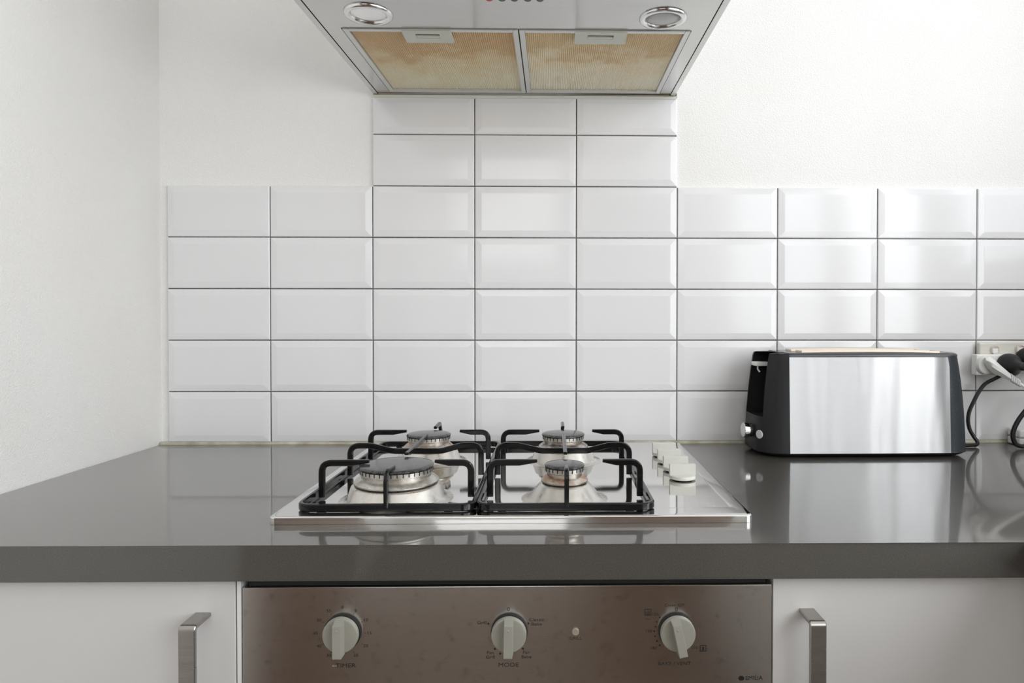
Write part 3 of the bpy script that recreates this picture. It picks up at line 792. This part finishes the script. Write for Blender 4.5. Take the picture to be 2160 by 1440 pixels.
# steel wrap: front and round the right corner
bm = loft(ZS, lambda s_: s_['front'][:17])
bmesh.ops.solidify(bm, geom=bm.faces[:], thickness=.0012)
link_mesh('steel_panel', bm, TOASTSTEEL, toa, smooth=50, label='bowed brushed steel front panel')
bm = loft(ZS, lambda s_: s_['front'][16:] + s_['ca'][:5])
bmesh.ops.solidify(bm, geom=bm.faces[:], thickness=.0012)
link_mesh('side_strip', bm, SCUFF_REFL, toa, smooth=50, label='scuffed dark grey strip at the right corner')
bm = loft(ZS + [.1840], lambda s_: s_['ca'][4:] + s_['cb'] + s_['back'][:3])
bmesh.ops.solidify(bm, geom=bm.faces[:], thickness=.0015)
link_mesh('rear_shell', bm, BLACKP2, toa, smooth=50, label='glossy black right end and back')
# left end cap with lever notch
ZN = .072
zs = [.0085, .015, .03, .05, ZN - .0001, ZN, .08, .12, .15, .17, .180, .1845, .1868]
def capsel(s_): return s_['back'][2:] + s_['cc'] + s_['side'] + s_['cd'] + [s_['front'][0]]
bm = loft(zs, capsel, notchf=lambda z: .030 if z >= ZN - .00005 else 0., grow=lambda z: -.0022 if z > .1865 else (-.0006 if z > .184 else 0.))
# close the cap's top and inner side
ring = [v for v in bm.verts if abs(v.co.z - .1868) < 1e-5]
ring.sort(key=lambda v: v.index)
bm.verts.ensure_lookup_table()
m_ = len(bm.verts) // len(zs)
topv = [bm.verts[(len(zs) - 1) * m_ + i] for i in range(m_)]
bm.faces.new(topv)
bmesh.ops.triangulate(bm, faces=[f_ for f_ in bm.faces if len(f_.verts) > 4])
link_mesh('end_cap', bm, BLACKP, toa, smooth=40, label='matt black left end with lever slot')
# base
bm = bmesh.new(); rings = []
for z, g in [(.0025, -.010), (.0035, -.0065), (.0060, -.0030), (.0086, -.0012)]:
    s_ = outline(.0085, 0, grow=g); P = s_['front'] + s_['ca'] + s_['cb'] + s_['back'] + s_['cc'] + s_['side'] + s_['cd']
    rings.append([bm.verts.new((TCX + x, TCY + y, z)) for x, y in P])
for a, b in zip(rings, rings[1:]):
    for i in range(len(a)): bm.faces.new((a[i], a[(i + 1) % len(a)], b[(i + 1) % len(a)], b[i]))
bm.faces.new(rings[0][::-1]); bm.faces.new(rings[-1])
link_mesh('base', bm, BLACKP, toa, smooth=50)
for fx, fy in ((-.13, -.045), (.145, -.040), (-.13, .045), (.145, .045)):
    bm = bmesh.new(); lathe(bm, [(.007, 0.0002), (.008, .0030)], cen=(TCX + fx, TCY + fy, 0), n=20); link_mesh('foot', bm, RUBBER, toa)
# top rim with two long slots
bm = bmesh.new()
def topz(x): return .1895 - .0035 * (x / .19) ** 2
rings = []
for dz, g in [(.1806, .0004), (.1835, .0008), (.1860, -.0006), (.1878, -.0040), (None, -.0100)]:
    s_ = outline(.183, 0, grow=g); P = s_['front'] + s_['ca'] + s_['cb'] + s_['back']
    P = s_['front'] + s_['ca'] + s_['cb'] + s_['back'][:3]
    rings.append([bm.verts.new((TCX + x, TCY + y, dz if dz else topz(x))) for x, y in P])
for a, b in zip(rings, rings[1:]):
    for i in range(len(a)): bm.faces.new((a[i], a[(i + 1) % len(a)], b[(i + 1) % len(a)], b[i]))
# top deck strips around the slots
SX0, SX1 = -.110, .142
SL = [(-.043, -.012), (.012, .043)]
link_rim = link_mesh('top_rim', bm, BLACKP2, toa, smooth=50)
bm = bmesh.new()
def strip(x0, x1, y0, y1, n=10):
    lo = []; hi = []; lo2 = []; hi2 = []
    for k in range(n + 1):
        x = x0 + (x1 - x0) * k / n; z = topz(x)
        lo.append(bm.verts.new((TCX + x, TCY + y0, z))); hi.append(bm.verts.new((TCX + x, TCY + y1, z)))
    for k in range(n): bm.faces.new((lo[k], lo[k + 1], hi[k + 1], hi[k]))
hx, hy = t_half(.183)
strip(SX0, SX1, -hy + .0075, SL[0][0]); strip(SX0, SX1, SL[0][1], SL[1][0]); strip(SX0, SX1, SL[1][1], hy - .0098)
strip(SEAM, SX0, -hy + .0098, hy - .0098, 3); strip(SX1, hx - .024, -hy + .0088, hy - .0098, 3); strip(hx - .024, hx - .0102, -hy + .024, hy - .024, 1)
link_mesh('top_deck', bm, BLACKP2, toa, smooth=50)
for y0, y1 in SL:
    # raised metal collar of the bread slot, bowed with the top
    bm = bmesh.new(); P = []
    for k in range(13): x = SX0 + (SX1 - SX0) * k / 12; P.append(Vector((TCX + x, TCY + y0, topz(x) - .0065)))
    for k in range(13): x = SX1 - (SX1 - SX0) * k / 12; P.append(Vector((TCX + x, TCY + y1, topz(x) - .0065)))
    sweep(bm, P, .0016, .0190, closed=True)
    link_mesh('slot_liner', bm, LINER, toa, smooth=50, label='heat-tinted metal bread slot collar')
# lever, dial, button
lx = TCX - t_half(.165)[0]
bm = bmesh.new(); prism(bm, [(lx - .0035, TCY - .018), (lx + .024, TCY - .014), (lx + .024, TCY + .014), (lx - .0035, TCY + .016), (lx - .0055, TCY)], .1615, .1690, bev=.0018)
lev = link_mesh('lever', bm, WHITEP, toa, label='pale lever at the top of its slot')
bm = bmesh.new(); tube(bm, smooth_path([(lx + .004, TCY - .004, .163), (lx + .0025, TCY - .006, .156), (lx + .0060, TCY - .0075, .150)], 4), .0016, 8)
link_mesh('lever_hook', bm, WHITEP, lev)
kx = TCX - t_half(.042)[0]
def facing(loc, ang): return Matrix.Translation(loc) @ Matrix.Rotation(ang, 4, 'Z')
bm = bmesh.new(); lathe(bm, [(.0115, .002), (.0122, -.004), (.0118, -.0075)], axis='X', n=40)
bmesh.ops.transform(bm, matrix=facing((kx + .001, TCY - .012, .0425), math.radians(4)), verts=bm.verts)
kb = link_mesh('dial_collar', bm, BLACKP2, toa)
bm = bmesh.new(); lathe(bm, [(.0105, -.0075), (.0135, -.0085), (.0138, -.0170), (.0128, -.0182), (.002, -.0184)], axis='X', n=40)
bmesh.ops.transform(bm, matrix=facing((kx + .001, TCY - .012, .0425), math.radians(4)), verts=bm.verts)
link_mesh('dial', bm, CHROME, toa, label='chrome browning dial')
ang = math.radians(28); px_, py_ = kx + .046 - .046 * math.cos(ang), -.1505 + .046 - .046 * math.sin(ang)
bm = bmesh.new(); lathe(bm, [(.0078, .004), (.0078, -.0012), (.0072, -.0018)], axis='X', n=32)
bmesh.ops.transform(bm, matrix=facing((px_, py_, .0390), ang), verts=bm.verts)
link_mesh('button', bm, BUTTONW, toa, label='round pale stop button')
# cord and plug
bm = bmesh.new()
tube(bm, smooth_path([(TCX + .188, -.060, .0060), (1.345, -.056, .0042), (1.372, -.053, .0042), (1.3845, -.050, .0050), (1.388, -.046, .010), (1.383, -.042, .020), (1.3765, -.040, .034), (1.3735, -.040, .050), (1.3765, -.039, .068), (1.386, -.038, .088), (1.397, -.036, .106), (1.410, -.036, .122), (1.426, -.044, .134), (1.443, -.052, .147)], 6), .0036, 10)
link_mesh('power_cord', bm, RUBBER, toa)
def plug(parent, x, z, y0, ang, r=.0215, ln=.030, mat=RUBBER, name='plug'):
    bm = bmesh.new()
    lathe(bm, [(r, 0), (r * 1.02, -.004), (r * .98, -.012), (r * .72, -.021), (r * .42, -.028), (r * .36, -.028 - ln * .5), (r * .22, -.030 - ln * .5)], axis='Y', n=40)
    bmesh.ops.transform(bm, matrix=Matrix.Translation((x, y0, z)) @ Matrix.Rotation(ang, 4, 'Z'), verts=bm.verts)
    return link_mesh(name, bm, mat, parent, smooth=50)
plug(toa, 1.4530, .1590, -.0372, 0, r=.0225)

# ---------------------------------------------------------------- outlet, adapter, leads
out = thing('power_outlet', 'off-white double wall outlet with two rocker switches on the tiles, far right', 'outlet', (1.475, -.006, .163))
bm = bmesh.new(); box(bm, 1.4095, 1.5395, -.0185, -.0065, .1400, .2045, .004, 3)
pl = link_mesh('plate', bm, GREYP, out)
for x in (1.4400, 1.4905):
    bm = bmesh.new(); lathe(bm, [(.0098, -.0183), (.0098, -.0192), (.0088, -.0196)], cen=(x, 0, .1885), axis='Y', n=28)
    link_mesh('switch_well', bm, GREYP2, out)
    bm = bmesh.new(); box(bm, x - .0068, x + .0068, -.0225, -.0186, .1812, .1958, .0042, 4)
    sw = link_mesh('rocker_switch', bm, WHITEP, out)
    bm = bmesh.new(); box(bm, x - .0035, x + .0040, -.02262, -.0224, .1930, .1938)
    link_mesh('red_mark', bm, ORANGE, sw, smooth=None)
bm = bmesh.new()
for x in (1.4850,):
    for dx, a in ((-.006, .5), (.006, -.5)):
        box(bm, -.0008, .0008, -.0188, -.0184, -.004, .004, rot=Matrix.Translation((x + dx, 0, .155)) @ Matrix.Rotation(a, 4, 'Y'))
link_mesh('socket_slots', bm, BLACKM, out, smooth=None)
out.rotation_euler = (0, math.radians(-2.2), 0)
ada = thing('plug_adapter', 'white double adapter plugged into the left side of the wall outlet', 'adapter', (1.42, -.0185, .156))
bm = bmesh.new(); box(bm, 1.3915, 1.4720, -.0360, -.0196, .1385, .1795, .0025, 3)
link_mesh('body', bm, WHITEP, ada)
lead = thing('power_lead', 'white angled plug with ribbed strain relief and white cord in the adapter', 'power lead', (1.408, -.036, .160))
bm = bmesh.new(); lathe(bm, [(.0185, -.0363), (.0185, -.0400), (.0170, -.0440), (.013, -.046)], cen=(1.4085, 0, .1590), axis='Y', n=40)
hd = link_mesh('plug', bm, WHITEP, lead)
A_, B_ = Vector((1.4060, -.050, .1640)), Vector((1.4400, -.064, .1370))
bm = bmesh.new()
P = [A_ + (B_ - A_) * t_ for t_ in (-.15, 0, .15, .35, .6, .85, 1.0)]
sweep(bm, P, [.018, .027, .029, .026, .0205, .0155, .013], [.012, .024, .028, .026, .0205, .0165, .0140], cham=.45)
link_mesh('plug_body', bm, WHITEP, lead)
d_ = (B_ - A_).normalized()
bm = bmesh.new()
for k in range(5):
    c0 = B_ + d_ * (.0010 + k * .0040); sweep(bm, [c0, c0 + d_ * .0024], .0135 - k * .0004, .0165 - k * .0006, cham=.3)
sweep(bm, [B_ - d_ * .001, B_ + d_ * .020], .0085, .0085)
o = link_mesh('strain_relief', bm, WHITEP, lead)
E_ = B_ + d_ * .020
bm = bmesh.new()
tube(bm, smooth_path([E_, E_ + d_ * .02, E_ + d_ * .045 + Vector((.004, 0, 0)), (1.530, -.075, .082), (1.575, -.070, .045), (1.600, -.060, .010), (1.62, -.055, .0034)], 6), .0030, 10)
link_mesh('cord', bm, WHITEP, lead)
lead2 = thing('power_lead', 'black plug with a thick black cord looping down to the countertop, far right', 'power lead', (1.472, -.0195, .165))
plug(lead2, 1.4990, .1700, -.0205, math.radians(8), r=.0215, ln=.034)
bm = bmesh.new()
tube(bm, smooth_path([(1.503, -.062, .1700), (1.512, -.076, .160), (1.518, -.082, .140), (1.508, -.078, .115), (1.484, -.072, .092), (1.465, -.068, .070), (1.4515, -.066, .048), (1.4445, -.066, .028), (1.4470, -.068, .012), (1.456, -.070, .0055), (1.468, -.071, .0062), (1.484, -.070, .016), (1.504, -.066, .030), (1.53, -.060, .020), (1.56, -.055, .0045), (1.62, -.05, .0045)], 6), .0043, 10)
link_mesh('cord', bm, RUBBER, lead2)
chg = thing('charger', 'small white charger block on the countertop behind the black cord loop', 'charger', (1.50, -.024, 0))
bm = bmesh.new(); box(bm, 1.4720, 1.5400, -.0460, -.0080, .0160, .0320, .004, 3)
link_mesh('upper_shell', bm, WHITEP, chg)
bm = bmesh.new(); box(bm, 1.4726, 1.5394, -.0454, -.0086, .0006, .0154, .003, 3)
link_mesh('lower_shell', bm, WHITEP, chg)
